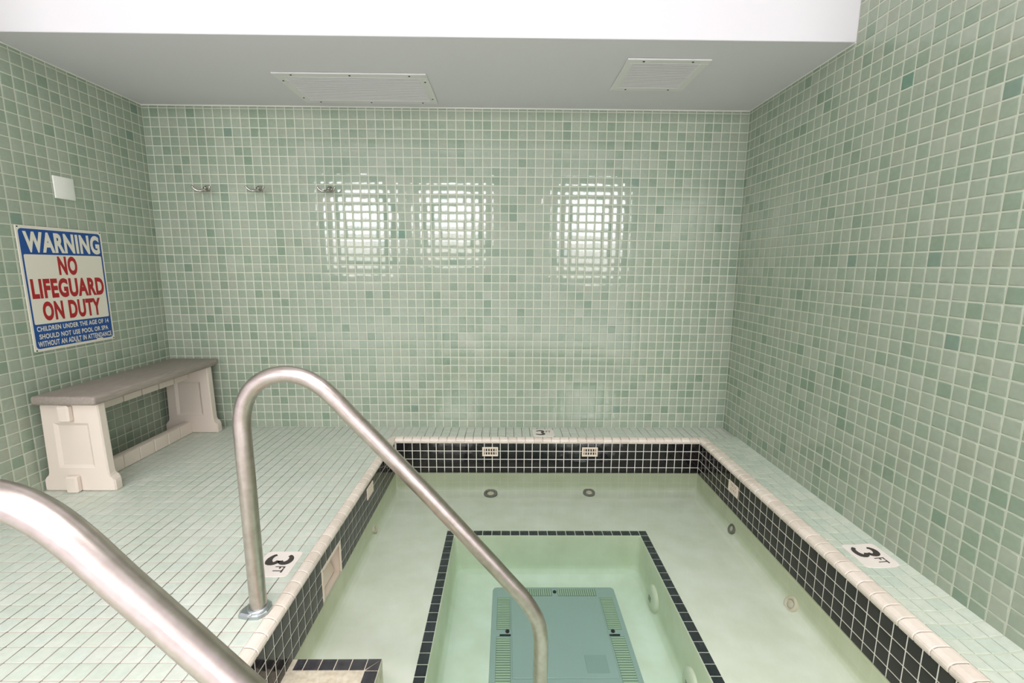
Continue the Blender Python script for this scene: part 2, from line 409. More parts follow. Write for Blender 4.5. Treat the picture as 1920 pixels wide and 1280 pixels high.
# concave ledge along the right wall
mb = MB(); n = 10; vs = []; fs = []
YL1 = SY1+CWB
for i in range(n+1):
    x = LX-.05+(W-LX+.05)*i/n; z = ledge_z(x)-.05
    vs += [(x, YL1, z), (x, SY0-.6, z)]
for i in range(n): fs.append([2*i, 2*i+1, 2*i+3, 2*i+2])
mb.add(vs, fs, None, True); mb.box(LX-.05, W, SY0-.6, YL1, -2.2, -.6)
lg = struct(mb, 'trim_4', M['wall_grout'])
LT = [(.4, tn(198, 208, 192)), (.3, tn(193, 205, 189)), (.3, tn(203, 211, 195))]
ju = [LX, 65.25, 66.15, 67.05, W]
yj = [YL1]+[-(.66+k) for k in range(4, 50)]
lcells = []
for i in range(4):
    for j in range(len(yj)-1):
        a, b, c, d = ju[i], ju[i+1], yj[j+1], yj[j]
        if insidemk(a, b, c, d): continue
        lcells.append((a, b, c, d))
rest = MB()
for (a, b, c, d) in lcells:
    rnd = random.Random(int(a*100)*977+int(c*100)); tone = rnd.choice(LT)[1]
    g_ = .05; x0, x1, y0, y1 = a+g_/2, b-g_/2, c+g_, d-g_
    n = 3; mt = MB(); vs = []; fs = []
    for i in range(n+1):
        x = x0+(x1-x0)*i/n; z = ledge_z(x)
        vs += [(x, y0, z-.06), (x, y0, z-.012), (x, y0+.02, z), (x, y1-.02, z), (x, y1, z-.012), (x, y1, z-.06)]
    for i in range(n):
        for k in range(5): fs.append([6*i+k, 6*i+6+k, 6*i+7+k, 6*i+k+1])
    fs.append([0, 1, 2, 3, 4, 5]); fs.append([6*n+k for k in range(5, -1, -1)])
    q = project(((a+b)/2, (c+d)/2, -.2))
    if q and q[0] < 1960 and q[1] < 1310: mt.add(vs, fs, tone); mt.build('tile', M['floor_tile'], lg)
    else: rest.add(vs, fs, tone)
if rest.v: o = rest.build('small_tiles', M['floor_tile'], lg); o['kind'] = 'stuff'

# ------------------------------------------------------------------ spa basin
ZT, ZW, ZB, ZS, ZP = -.68, -4.15, -4.40, -6.70, -10.9     # tile top, water, tile bottom, seat, pit floor
spa = thing('spa_basin', ((SX0+SX1)/2, -25, ZP), 'sunken rectangular spa basin with black waterline tiles and cream coping', 'spa')
SK = (-25.0, -21.5, -4.25, -1.75)                          # skimmer mouth (y0,y1,z0,z1) in the left face
mb = MB()
def quad(a, b, c, d): mb.add([a, b, c, d], [[0, 1, 2, 3]])
quad((SX0, SY1, -.3), (SX1, SY1, -.3), (SX1, SY1, ZB), (SX0, SY1, ZB))
quad((SX1, SY1, -.3), (SX1, SY0, -.3), (SX1, SY0, ZB), (SX1, SY1, ZB))
quad((SX1, SY0, -.3), (SX0, SY0, -.3), (SX0, SY0, ZB), (SX1, SY0, ZB))
for (y0, y1, z0, z1) in ((SY0, SK[0], ZB, -.3), (SK[1], SY1, ZB, -.3), (SK[0], SK[1], SK[3], -.3), (SK[0], SK[1], ZB, SK[2])):
    quad((SX0, y0, z0), (SX0, y1, z0), (SX0, y1, z1), (SX0, y0, z1))
part(mb, 'grout_band', M['pool_grout'], spa)
def rrect(x0, x1, y0, y1, r, z, n=5):
    out = []
    for cx, cy, a0 in ((x1-r, y1-r, 0), (x0+r, y1-r, PI/2), (x0+r, y0+r, PI), (x1-r, y0+r, 3*PI/2)):
        for k in range(n): a = a0+PI/2*k/(n-1); out.append((cx+r*math.cos(a), cy+r*math.sin(a), z))
    return out
mb = MB(); loops = []
def L(i, r, z): loops.append(rrect(SX0+i, SX1-i, SY0+i, SY1-i, r, z))
L(0, .05, ZB+.02); L(0, .05, -5.9); L(.06, .3, -6.2); L(.22, .5, -6.45); L(.45, .7, -6.6); L(.75, .9, -6.68); L(1.1, 1.0, ZS)
PX0, PX1, PY1, PY0 = 34.75, 54.85, -12.05, -46.0
def Q(i, r, z): loops.append(rrect(PX0+i, PX1-i, PY0+i, PY1-i, r, z))
Q(0, .05, ZS); Q(.80, .2, ZS); Q(.84, .3, -6.78); Q(.95, .6, -9.7); Q(1.05, .9, -10.15); Q(1.35, 1.2, -10.55); Q(1.8, 1.5, -10.8); Q(2.4, 1.8, ZP)
n = len(loops[0]); vs = [p for l in loops for p in l]; fs = []
for k in range(len(loops)-1):
    for i in range(n): j = (i+1) % n; fs.append([k*n+i, (k+1)*n+i, (k+1)*n+j, k*n+j])
fs.append([(len(loops)-1)*n+i for i in range(n)][::-1])
mb.add(vs, fs, None, True)
sh = part(mb, 'plaster_shell', M['plaster'], spa)
mod = sh.modifiers.new('edge', 'EDGE_SPLIT'); mod.split_angle = math.radians(40)
# waterline tiles: the three visible faces, 300 largest as parts
BT = [(.5, tn(27, 24, 24)), (.3, tn(32, 28, 27)), (.2, tn(23, 21, 22))]
BP = .935
rows = [ZT-3*1.0-.03-.45, ZT-3.0-.02, ZT-2.0-.01, ZT-1.0, ZT]
rows[0] = ZB
def bcells(u0, u1, ju_, skip=None):
    us = []; k = math.ceil((u0-ju_)/BP); us.append(u0)
    while ju_+k*BP < u1-.02:
        if ju_+k*BP > u0+.1: us.append(ju_+k*BP)
        k += 1
    us.append(u1)
    return [(us[i], us[i+1], rows[j], rows[j+1]) for i in range(len(us)-1) for j in range(4) if not (skip and skip(us[i], us[i+1], rows[j], rows[j+1]))]
allb = []
for cells_, fm in ((bcells(SX0, SX1, SX1-.02), frame_mat((0, SY1, 0), (1, 0, 0), (0, 0, 1))),
                   ([(-c[1], -c[0], c[2], c[3]) for c in bcells(SY0, SY1, -19.72)], frame_mat((SX1, 0, 0), (0, -1, 0), (0, 0, 1))),
                   (bcells(SY0, SY1, -28.79, lambda a, b, c, d: a > SK[0]-.5 and b < SK[1]+.5 and d < SK[3]+.3), frame_mat((SX0, 0, 0), (0, 1, 0), (0, 0, 1)))):
    for c in cells_: allb.append((c, fm))
def multi_field(parent, items, tones, mat, gap, t, b, limit, name, tilt):
    sc = []
    for c, fm in items:
        cen = fm @ Vector(((c[0]+c[1])/2, (c[2]+c[3])/2, 0)); q = project(cen); a_ = 0
        if q and -20 < q[0] < 1940 and -20 < q[1] < 1300:
            d = cen-CAMC; a_ = (c[1]-c[0])*(c[3]-c[2])*abs(d.normalized().dot(fm.to_3x3() @ Vector((0, 0, 1))))/d.length_squared
        sc.append((a_, c, fm))
    sc.sort(key=lambda r: -r[0])
    rest = MB(); po = Vector(ORG.get(parent.name, (0, 0, 0))); cache = {}
    for k, (a_, c, fm) in enumerate(sc):
        cen = fm @ Vector(((c[0]+c[1])/2, (c[2]+c[3])/2, 0)); w_, h_ = c[1]-c[0]-gap, c[3]-c[2]-gap
        if w_ < .08: continue
        rnd = random.Random(k*31+7); tone = rnd.choice(tones)[1]
        R_ = fm.to_3x3() @ Matrix.Rotation(rnd.gauss(0, tilt), 3, 'X') @ Matrix.Rotation(rnd.gauss(0, tilt), 3, 'Y')
        if a_ > 0 and k < limit:
            key = (round(w_, 3), round(h_, 3), tone)
            if key not in cache:
                m_ = MB(); vs, fs = tile_geo(w_, h_, t, b); m_.add(vs, fs, tone, True); m_.sm[:4] = [False]*4; cache[key] = m_.mesh(name, mat)
            o = link(name, cache[key], parent); o.matrix_local = Matrix.Translation((cen-po)*P) @ R_.to_4x4()
        else:
            vs, fs = tile_geo(w_, h_, t, b); rest.add([R_ @ v+cen for v in vs], fs, tone, True)
    if rest.v: o = rest.build('small_'+name+'s', mat, parent, po); o['kind'] = 'stuff'
multi_field(spa, allb, BT, M['black_tile'], .075, .022, .015, 300, 'waterline_tile', .004)
# dark edging tiles on the seat, round the pit, and on the step
ST = [(.5, tn(46, 49, 56)), (.5, tn(40, 43, 50))]
SST = [(.5, tn(74, 72, 76)), (.5, tn(67, 66, 71))]
edge = []
fz_ = frame_mat((0, 0, ZS), (1, 0, 0), (0, 1, 0))
EP = .925
k = 0
x = PX0+.82
while x < PX1-.82-.01: edge.append(((x, min(x+EP, PX1-.8), PY1-.80, PY1-.0), fz_)); x += EP
y = PY1-.82
while y > PY0+1: edge.append(((PX0, PX0+.80, y-EP, y), fz_)); edge.append(((PX1-.80, PX1, y-EP, y), fz_)); y -= EP
edge.append(((PX0, PX0+.8, PY1-.8, PY1), fz_)); edge.append(((PX1-.8, PX1, PY1-.8, PY1), fz_))
STX1, STY1, STZ = 33.12, -29.7, -4.28
fst = frame_mat((0, 0, STZ), (1, 0, 0), (0, 1, 0))
multi_field(spa, edge, ST, M['black_tile'], .06, .03, .012, 200, 'edging_tile', .002); edge = []
x = STX1-.86
while x > SX0+.35: edge.append(((max(x-EP, SX0+.3), x, STY1-.82, STY1), fst)); x -= EP
y = STY1-.84
while y > -44: edge.append(((STX1-.84, STX1, y-EP, y), fst)); y -= EP
multi_field(spa, edge, SST, M['black_tile'], .06, .03, .012, 80, 'edging_tile', .002)
# mitred corner tiles on the step
for tri in (((STX1-.83, STY1-.03), (STX1-.03, STY1-.03), (STX1-.83, STY1-.77)), ((STX1-.03, STY1-.07), (STX1-.03, STY1-.82), (STX1-.78, STY1-.82))):
    mb = MB(); mb.add([(p[0], p[1], STZ) for p in tri]+[(p[0], p[1], STZ+.03) for p in tri], [[0, 1, 2], [5, 4, 3], [0, 3, 4, 1], [1, 4, 5, 2], [2, 5, 3, 0]], SST[0][1])
    part(mb, 'edging_tile', M['black_tile'], spa)
M['step'] = plain('cream_step_plaster', sr(226, 216, 192), .8)
nt = M['step'].node_tree; mottle(nt, nt.nodes['Principled BSDF'], sr(210, 200, 174), sr(234, 226, 206), 60, 6)
mb = MB(); mb.box(SX0-.02, STX1, -44, STY1, ZS-.3, STZ, .03); part(mb, 'step', M['step'], spa, 'cream entry step edged with dark tiles')
mb = MB(); mb.box(STX1-.2, PX0+2.2, -44, STY1-1.5, ZP-.2, ZS-2.0, .03)
part(mb, 'step', M['step'], spa)
# coping: bull-nosed pieces along three sides
CT = [(.4, tn(224, 213, 198)), (.3, tn(219, 207, 192)), (.3, tn(229, 218, 204))]
def prof(wd):
    pts = [(-.04, ZT+.0), (-.10, ZT+.14), (-.09, ZT+.27), (-.02, ZT+.40), (.12, ZT+.49), (.28, ZT+.545), (wd*.8, ZT+.56), (wd, ZT+.53), (wd, ZT-.1), (.0, ZT-.1)]
    return pts
def coping_piece(p0, dirv, outv, ln, wd, tone):
    mt = MB(); pr = prof(wd); d = Vector(dirv); o_ = Vector(outv); p0 = Vector(p0); vs = []; fs = []; n = len(pr)
    for s_, ins in ((.03, .025), (.06, 0), (ln-.06, 0), (ln-.03, .025)):
        for i, (a, z) in enumerate(pr):
            zz = z-(ins if 2 < i < 8 else 0); aa = a+(ins if i < 5 else 0)
            vs.append(p0+d*s_+o_*aa+Vector((0, 0, zz)))
    for r in range(3):
        for i in range(n): j = (i+1) % n; fs.append([r*n+i, r*n+j, (r+1)*n+j, (r+1)*n+i])
    fs.append(list(range(n))[::-1]); fs.append([3*n+i for i in range(n)])
    mt.add(vs, fs, tone, False); return mt
bed = MB()
bed.box(SX0-CWL+.02, SX0-.02, SY0, SY1+CWB, -2, -.30); bed.box(SX1+.02, SX1+CWR-.02, SY0, SY1+CWB, -2, -.30); bed.box(SX0, SX1, SY1+.02, SY1+CWB-.02, -2, -.30); bed.box(SX0-CWL, SX1+CWR, SY0-.62, SY0-.02, -2, -.16)
for e in (bed,): part(e, 'coping_bed', M['pool_grout'], spa)
CP = 1.015; hid = MB()
runs = [((SX0+.02, SY1, 0), (1, 0, 0), (0, 1, 0), SX1-SX0-.04, CWB), ((SX1, SY1-.02, 0), (0, -1, 0), (1, 0, 0), SY1-SY0-.04, CWR), ((SX0, SY1-.02, 0), (0, -1, 0), (-1, 0, 0), SY1-SY0-.04, CWL)]
for (p0, d, o_, ln, wd) in runs:
    s_ = 0.0; k = 0
    while s_ < ln-.3:
        l_ = min(CP, ln-s_); q0 = Vector(p0)+Vector(d)*s_
        mt = coping_piece(q0, d, o_, l_, wd, random.Random(k*17+int(ln*10)).choice(CT)[1])
        q = project(q0+Vector(d)*.5)
        if q and q[0] > -30 and q[0] < 1950 and q[1] < 1310: part(mt, 'coping_tile', M['coping'], spa)
        else: hid.add(mt.v, mt.f, mt.t[0])
        s_ += CP; k += 1
if hid.v: o = part(hid, 'hidden_coping_tiles', M['coping'], spa); o['kind'] = 'stuff'; o.name = 'small_coping_tiles'
for (cx, sx_, wd) in ((SX0, -1, CWL), (SX1, 1, CWR)):
    mt = MB(); vs = []; fs = []; na = 7
    for i in range(na):
        a = PI/2*i/(na-1); ww = wd*math.cos(a)**2+CWB*math.sin(a)**2; pr = prof(ww)
        for (d_, z) in pr: vs.append((cx+sx_*d_*math.cos(a), SY1+d_*math.sin(a), z))
    n = len(pr)
    for i in range(na-1):
        for k in range(n): j = (k+1) % n; fs.append([i*n+k, i*n+j, (i+1)*n+j, (i+1)*n+k])
    fs.append(list(range(n))); fs.append([(na-1)*n+k for k in range(n)])
    mt.add(vs, fs, CT[0][1]); part(mt, 'coping_corner', M['coping'], spa)

# water
mb = MB(); mb.box(SX0-.03, SX1+.03, SY0-.03, SY1+.03, ZP-.5, ZW)
wt = mb.build('spa_water', M['water']); wt['kind'] = 'stuff'; wt['label'] = 'clear green-tinted still water filling the sunken spa'; wt['category'] = 'water'

# skimmer
sk = thing('skimmer', (SX0, -23.2, -4.2), 'cream plastic skimmer mouth in the black tiles of the spa edge', 'skimmer')
mb = MB(); y0, y1, z0, z1 = SK; D = 2.6
for q in (((SX0, y0, z0), (SX0, y1, z0), (SX0-D, y1, z0), (SX0-D, y0, z0)), ((SX0, y0, z1), (SX0-D, y0, z1), (SX0-D, y1, z1), (SX0, y1, z1)),
          ((SX0, y0, z0), (SX0-D, y0, z0), (SX0-D, y0, z1), (SX0, y0, z1)), ((SX0, y1, z0), (SX0, y1, z1), (SX0-D, y1, z1), (SX0-D, y1, z0)),
          ((SX0-D, y0, z0), (SX0-D, y1, z0), (SX0-D, y1, z1), (SX0-D, y0, z1))): mb.add(q, [[0, 1, 2, 3]])
part(mb, 'throat', M['plastic'], sk)
mb = MB(); mb.box(SX0-.02, SX0+.07, y0-.06, y0+.18, z0, z1, .02); mb.box(SX0-.02, SX0+.07, y1-.18, y1+.06, z0, z1, .02); mb.box(SX0-.02, SX0+.07, y0, y1, z1-.12, z1+.06, .02)
part(mb, 'mouth_frame', M['plastic'], sk)
mb = MB(); xf = Matrix.Translation((SX0-.55, (y0+y1)/2, z0+.25)) @ Matrix.Rotation(math.radians(-22), 4, 'Y'); mb.box(-.12, .12, -(y1-y0)/2+.2, (y1-y0)/2-.2, -.1, 1.5, .06, 2, xf=xf)
part(mb, 'weir_flap', M['plastic'], sk)

# slotted fittings in the waterline
def grille(name, fm, loc, label, group, w_=1.85, h_=1.12):
    t = thing(name, loc, label, 'grille', group)
    mb = MB(); fr_ = .2; T = .14
    for (a, b, c, d) in ((-w_/2, w_/2, h_/2-fr_, h_/2), (-w_/2, w_/2, -h_/2, -h_/2+fr_), (-w_/2, -w_/2+fr_, -h_/2+fr_-.02, h_/2-fr_+.02), (w_/2-fr_, w_/2, -h_/2+fr_-.02, h_/2-fr_+.02)):
        mb.box(a, b, c, d, .03, T, .03, xf=fm)
    part(mb, 'frame', M['plastic'], t)
    mb = MB(); mb.box(-w_/2+.1, w_/2-.1, -h_/2+.1, h_/2-.1, .03, .06, xf=fm); part(mb, 'dark_recess', M['screw'], t)
    for i in range(5):
        x = -w_/2+fr_+(w_-2*fr_)*(i+.5)/5
        mb = MB(); mb.box(x-.06, x+.06, -h_/2+fr_-.03, h_/2-fr_+.03, .05, T, .02, xf=fm); part(mb, 'bar', M['plastic'], t)
    mb = MB(); mb.box(-w_/2+fr_-.03, w_/2-fr_+.03, -.06, .06, .05, T-.02, .02, xf=fm); part(mb, 'cross_bar', M['plastic'], t)
    return t
G_ = 'slotted fittings in the spa waterline'
for cx, lab in ((38.78, 'slotted cream fitting on the far spa edge nearer the bench'), (50.45, 'slotted cream fitting on the far spa edge nearer the right wall')):
    grille('waterline_grille', frame_mat((cx, SY1, -1.72), (1, 0, 0), (0, 0, 1)), (cx, SY1, -1.72), lab, G_)
grille('waterline_grille', frame_mat((SX1, -12.2, -2.0), (0, -1, 0), (0, 0, 1)), (SX1, -12.2, -2.0), 'slotted cream fitting in the black tiles beside the right ledge', G_)
grille('waterline_grille', frame_mat((SX0, -13.75, -1.45), (0, 1, 0), (0, 0, 1)), (SX0, -13.75, -1.45), 'slotted cream fitting in the black tiles of the bench side spa edge', G_)

# jets under water
M['jet_dark'] = plain('jet_grey', sr(112, 114, 104), .5)
def jet(loc, nrm, label, ring, inner, r=.62):
    t = thing('water_jet', loc, label, 'water jet', 'water jets under water')
    q = Vector(nrm).normalized().to_track_quat('Z', 'Y'); xf = Matrix.Translation(loc) @ q.to_matrix().to_4x4()
    mb = MB(); mb.lathe([(r*.55, .02), (r*.62, .13), (r*.85, .15), (r, .08), (r*1.02, -.1)], 24, xf, True, False); part(mb, 'ring', ring, t)
    mb = MB(); mb.lathe([(r*.56, -.1), (r*.54, .04), (r*.3, .10), (.02, .11)], 20, xf, True, True); part(mb, 'nozzle', inner, t)
jet((38.86, SY1-.78, -6.60), (0, -.12, 1), 'dark ringed jet under water by the far spa wall, nearer the bench', M['jet_dark'], M['plastic'], .80)
jet((50.43, SY1-.62, -6.56), (0, -.2, 1), 'dark ringed jet under water by the far spa wall, nearer the right wall', M['jet_dark'], M['plastic'], .70)
jet((SX1-.12, -12.7, -6.05), (-.8, 0, .35), 'small dark jet under water below the right ledge, near the slotted fitting', M['jet_dark'], M['plastic'], .5)
jet((SX1-.3, -22.6, -6.35), (-.8, 0, .5), 'cream jet under water below the right depth marker', M['plastic'], M['plastic'], .62)
jet((SX0+.12, -13.0, -5.95), (.8, 0, .35), 'small cream jet under water below the bench side spa edge', M['plastic'], M['plastic'], .35)
def cover(loc, label):
    t = thing('underwater_cover', loc, label, 'cover', 'round covers in the pit wall')
    q = Vector((-1, 0, .06)).normalized().to_track_quat('Z', 'Y'); xf = Matrix.Translation(loc) @ q.to_matrix().to_4x4()
    mb = MB(); mb.lathe([(1.12, -.1), (1.15, .12), (1.05, .24), (.75, .34), (.3, .38), (.02, .385)], 32, xf, True, False); part(mb, 'domed_disc', M['cover'], t)
    mb = MB()
    for i in range(4): mb.box(-.28, .28, -.22+i*.13, -.17+i*.13, .34, .40, xf=xf)
    part(mb, 'slot', M['jet_dark'], t)
M['cover'] = plain('cream_cover', sr(226, 222, 200), .5)
cover((53.88, -18.15, -9.45), 'round cream cover on the right pit wall beside the floor drain')
cover((53.88, -26.6, -9.5), 'round cream cover on the right pit wall at the lower edge of the picture')

# large drain cover on the pit floor
dr = thing('floor_drain', (45.2, -20.8, ZP), 'large grey square drain cover with slotted rim on the pit floor', 'drain cover')
M['drain'] = plain('grey_green_drain', sr(166, 178, 174), .5); M['drain_plate'] = plain('drain_plate', sr(154, 168, 162), .5); M['drain_rib'] = plain('pale_drain_rib', sr(186, 196, 172), .5); M['drain_slot'] = plain('drain_slot_dark', sr(120, 136, 122), .6)
DX0, DX1, DY1, DY0 = 39.45, 51.05, -14.95, -26.6
mb = MB()
mb.add(rrect(DX0, DX1, DY0, DY1, .35, ZP)+rrect(DX0+.05, DX1-.05, DY0+.05, DY1-.05, .35, ZP+.14)+rrect(DX0+.5, DX1-.5, DY0+.5, DY1-.5, .3, ZP+.22),
       [[r*20+i, r*20+(i+1) % 20, r*20+20+(i+1) % 20, r*20+20+i] for r in range(2) for i in range(20)]+[[40+i for i in range(20)]])
part(mb, 'rim', M['drain'], dr)
mb = MB(); mb.box(DX0+1.75, DX1-1.75, DY0+1.7, DY1-1.45, ZP+.20, ZP+.30, .05); part(mb, 'centre_panel', M['drain'], dr)
mb = MB(); sl = MB()
def ribs(x0, x1, y0, y1, n, along):
    sl.box(x0-.03, x1+.03, y0-.03, y1+.03, ZP+.215, ZP+.226)
    for i in range(n):
        if along == 'y': a = y0+(y1-y0)*(i+.15)/n; mb.box(x0, x1, a, a+(y1-y0)*.5/n, ZP+.21, ZP+.26)
        else: a = x0+(x1-x0)*(i+.15)/n; mb.box(a, a+(x1-x0)*.5/n, y0, y1, ZP+.21, ZP+.26)
for (x0, x1) in ((DX0+.5, DX0+1.62), (DX1-1.62, DX1-.5)):
    ribs(x0, x1, -20.2, -16.5, 18, 'y'); ribs(x0, x1, -26.0, -21.0, 22, 'y')
ribs(DX0+1.9, 45.0, -16.25, -15.35, 18, 'x'); ribs(45.6, DX1-1.9, -16.25, -15.35, 18, 'x')
o = part(mb, 'rib', M['drain_rib'], dr); o['kind'] = 'stuff'
part(sl, 'slot_bed', M['drain_slot'], dr)
for (x, y) in ((DX0+1.4, -20.45), (45.3, -15.75), (DX1-1.3, -20.45)):
    mb = MB(); mb.lathe([(.17, 0), (.17, .10), (.10, .13), (.02, .13)], 14, Matrix.Translation((x, y, ZP+.2)), False); part(mb, 'screw', M['screw'], dr)
for (x0, x1, y) in ((DX0+.75, DX0+1.68, -20.85), (DX1-1.68, DX1-.8, -20.85)):
    mb = MB(); mb.box(x0, x1, y-.07, y+.07, ZP+.2, ZP+.28); part(mb, 'latch', M['screw'], dr)
mb = MB(); mb.box(46.9, 48.6, -24.5, -22.9, ZP+.29, ZP+.32, .02); part(mb, 'plate', M['drain_plate'], dr)

# ------------------------------------------------------------------ lettering
def text_mesh(s, bold=.0):
    cu = bpy.data.curves.new('lettering', 'FONT'); cu.body = s; cu.size = 1; cu.offset = bold; cu.extrude = 0.0; cu.resolution_u = 4; cu.space_character = 1.09; cu.fill_mode = 'FRONT'
    ob = bpy.data.objects.new('tmp', cu); COL.objects.link(ob)
    dg = bpy.context.evaluated_depsgraph_get(); dg.update()
    me = bpy.data.meshes.new_from_object(ob.evaluated_get(dg))
    vs = [v.co.copy() for v in me.vertices]; fs = [list(p.vertices) for p in me.polygons]
    bpy.data.objects.remove(ob); bpy.data.curves.remove(cu); bpy.data.meshes.remove(me)
    return vs, fs
def fit_text(s, u0, u1, v0, v1, bold=.02, slant=0.0):
    vs, fs = text_mesh(s, bold)
    a0 = min(v.x for v in vs); a1 = max(v.x for v in vs); b0 = min(v.y for v in vs); b1 = max(v.y for v in vs)
    return [Vector((u0+(v.x-a0)/(a1-a0)*(u1-u0), v0+(v.y-b0)/(b1-b0)*(v1-v0), 0)) for v in vs], fs
def lettering(parent, s, u0, u1, v0, v1, fm, mat, bold=.02, zf=None, name='lettering'):
    vs, fs = fit_text(s, u0, u1, v0, v1, bold)
    out = [fm @ v for v in vs]
    if zf: out = [Vector((p.x, p.y, zf(p.x))) for p in out]
    mb = MB(); mb.add(out, fs); return part(mb, name, mat, parent)
# the "3" as heavy strokes
def stroke(pts, w_, cap=None):
    vs = []; fs = []; n = len(pts)
    for i, p in enumerate(pts):
        a = Vector(pts[max(i-1, 0)]); b = Vector(pts[min(i+1, n-1)]); d = (b-a).normalized(); nn = Vector((-d.y, d.x))
        ww = w_[i] if isinstance(w_, list) else w_
        q = Vector(p); vs += [Vector((q.x+nn.x*ww/2, q.y+nn.y*ww/2, 0)), Vector((q.x-nn.x*ww/2, q.y-nn.y*ww/2, 0))]
    for i in range(n-1): fs.append([2*i, 2*i+1, 2*i+3, 2*i+2])
    return vs, fs
def three(parent, u0, u1, v0, v1, fm, mat, zf=None):
    mb = MB()
    def arc(cx, cy, rx, ry, a0, a1, n=14): return [(cx+rx*math.cos(math.radians(a0+(a1-a0)*i/n)), cy+ry*math.sin(math.radians(a0+(a1-a0)*i/n))) for i in range(n+1)]
    for pts, wd in ((arc(.47, .72, .32, .19, 172, -70), [.17+.13*max(0, 1-abs(i-8.5)/6) for i in range(15)]),
                    (arc(.46, .275, .37, .20, 72, -170), [.17+.14*max(0, 1-abs(i-6)/6) for i in range(15)])):
        vs, fs = stroke(pts, wd)
        vs = [Vector((u0+v.x*(u1-u0), v0+v.y*(v1-v0), 0)) for v in vs]; out = [fm @ v for v in vs]
        if zf: out = [Vector((p.x, p.y, zf(p.x))) for p in out]
        mb.add(out, fs)
    part(mb, 'numeral', mat, parent)
def marker(box, label, kind):
    x0, x1, y0, y1 = box; cx, cy = (x0+x1)/2, (y0+y1)/2
    zf = (lambda x: ledge_z(x)+.035) if kind == 'R' else (lambda x: FZ+.035)
    t = thing('depth_marker', (cx, cy, zf(cx)-.06), label, 'sign', 'depth markers round the spa')
    r = .28; mb = MB(); n = 8; vs = []; fs = []
    for i in range(n+1):                                    # strips so the plate follows the ledge
        x = x0+(x1-x0)*(.5-.5*math.cos(PI*i/n)); e = max(0, r-min(x-x0, x1-x)); ins = r-math.sqrt(max(0, r*r-e*e)) if e > 0 else 0
        z = zf(x); vs += [(x, y0+ins, z-.10), (x, y0+ins, z), (x, y1-ins, z), (x, y1-ins, z-.10)]
    for i in range(n):
        for k in range(3): fs.append([4*i+k, 4*i+4+k, 4*i+5+k, 4*i+k+1])
    fs.append([0, 1, 2, 3]); fs.append([4*n+k for k in (3, 2, 1, 0)])
    mb.add(vs, fs); part(mb, 'plate', M['marker'], t)
    zz = lambda x: zf(x)+.012
    if kind == 'B':
        fm = frame_mat((x0, y0, zf(cx)+.012), (1, 0, 0), (0, 1, 0)); U, V = x1-x0, y1-y0
    else:
        fm = frame_mat((x0, y1, zf(cx)+.012), (0, -1, 0), (1, 0, 0)); U, V = y1-y0, x1-x0
    zt = zz if kind == 'R' else None
    three(t, .11*U, .60*U, .16*V, .86*V, fm, M['char'], zt)
    lettering(t, 'FT', .62*U, .86*U, .53*V, .80*V, fm, M['char'], .015, zt)
marker(MK[0], 'white tile reading 3 FT on the floor beside the steel rail post', 'L')
marker(MK[1], 'white tile reading 3 FT on the ledge below the right wall', 'R')
marker(MK[2], 'white tile reading 3 FT at the foot of the back wall', 'B')

# warning sign on the left wall:  u -> +y, v -> +z, faces +x
sg = thing('warning_sign', (.06, -11.48, 12.05), 'white, blue and red WARNING NO LIFEGUARD ON DUTY sign on the left wall', 'sign')
def plate(u0, u1, v0, v1, r, x, mat, name, th=.012):
    fm = frame_mat((x, 0, 0), (0, 1, 0), (0, 0, 1)); pts = rrect(u0, u1, v0, v1, r, 0)
    n = len(pts); mb = MB(); mb.add([fm @ Vector((p[0], p[1], -th)) for p in pts]+[fm @ Vector(p) for p in pts], [[i, (i+1) % n, n+(i+1) % n, n+i] for i in range(n)]+[[n+i for i in range(n)], list(range(n))[::-1]])
    part(mb, name, mat, sg)
plate(-15.46, -7.5, 12.03, 22.76, .08, .16, M['sign_white'], 'panel', .10)
plate(-15.30, -7.67, 12.27, 22.50, .28, .172, M['sign_blue'], 'blue_field')
plate(-15.16, -7.84, 14.38, 20.36, .12, .184, M['sign_white'], 'white_field')
fs_ = lambda x: frame_mat((x, 0, 0), (0, 1, 0), (0, 0, 1))
lettering(sg, 'WARNING', -14.98, -7.86, 20.52, 22.30, fs_(.178), M['sign_white'], .045)
lettering(sg, 'NO', -12.35, -10.52, 18.56, 20.26, fs_(.190), M['sign_red'], .048)
lettering(sg, 'LIFEGUARD', -15.0, -7.98, 16.57, 18.30, fs_(.190), M['sign_red'], .048)
lettering(sg, 'ON DUTY', -14.32, -8.62, 14.62, 16.32, fs_(.190), M['sign_red'], .048)
lettering(sg, 'CHILDREN UNDER THE AGE OF 14', -15.06, -7.97, 13.76, 14.20, fs_(.178), M['sign_white'], .026)
lettering(sg, 'SHOULD NOT USE POOL OR SPA', -14.95, -8.12, 13.08, 13.52, fs_(.178), M['sign_white'], .026)
lettering(sg, 'WITHOUT AN ADULT IN ATTENDANCE', -15.14, -7.82, 12.42, 12.90, fs_(.178), M['sign_white'], .026)
mb = MB(); fm = fs_(.178)
mb.add([fm @ Vector(p) for p in ((-11.75, 12.33, 0), (-11.2, 12.33, 0), (-11.2, 12.38, 0), (-11.75, 12.38, 0))], [[0, 1, 2, 3]])
mb.add([fm @ Vector(p) for p in ((-9.55, 12.22, 0), (-8.85, 12.22, 0), (-8.85, 12.37, 0), (-9.55, 12.37, 0))], [[0, 1, 2, 3]])
part(mb, 'print_mark', M['sign_white'], sg)
for (u, v) in ((-15.32, 22.62), (-7.62, 22.62), (-15.32, 12.15), (-7.62, 12.15)):
    mb = MB(); mb.lathe([(.06, -.03), (.06, .02), (.02, .03)], 10, fs_(.16) @ Matrix.Translation((u, v, 0)), False); part(mb, 'screw', M['screw'], sg)

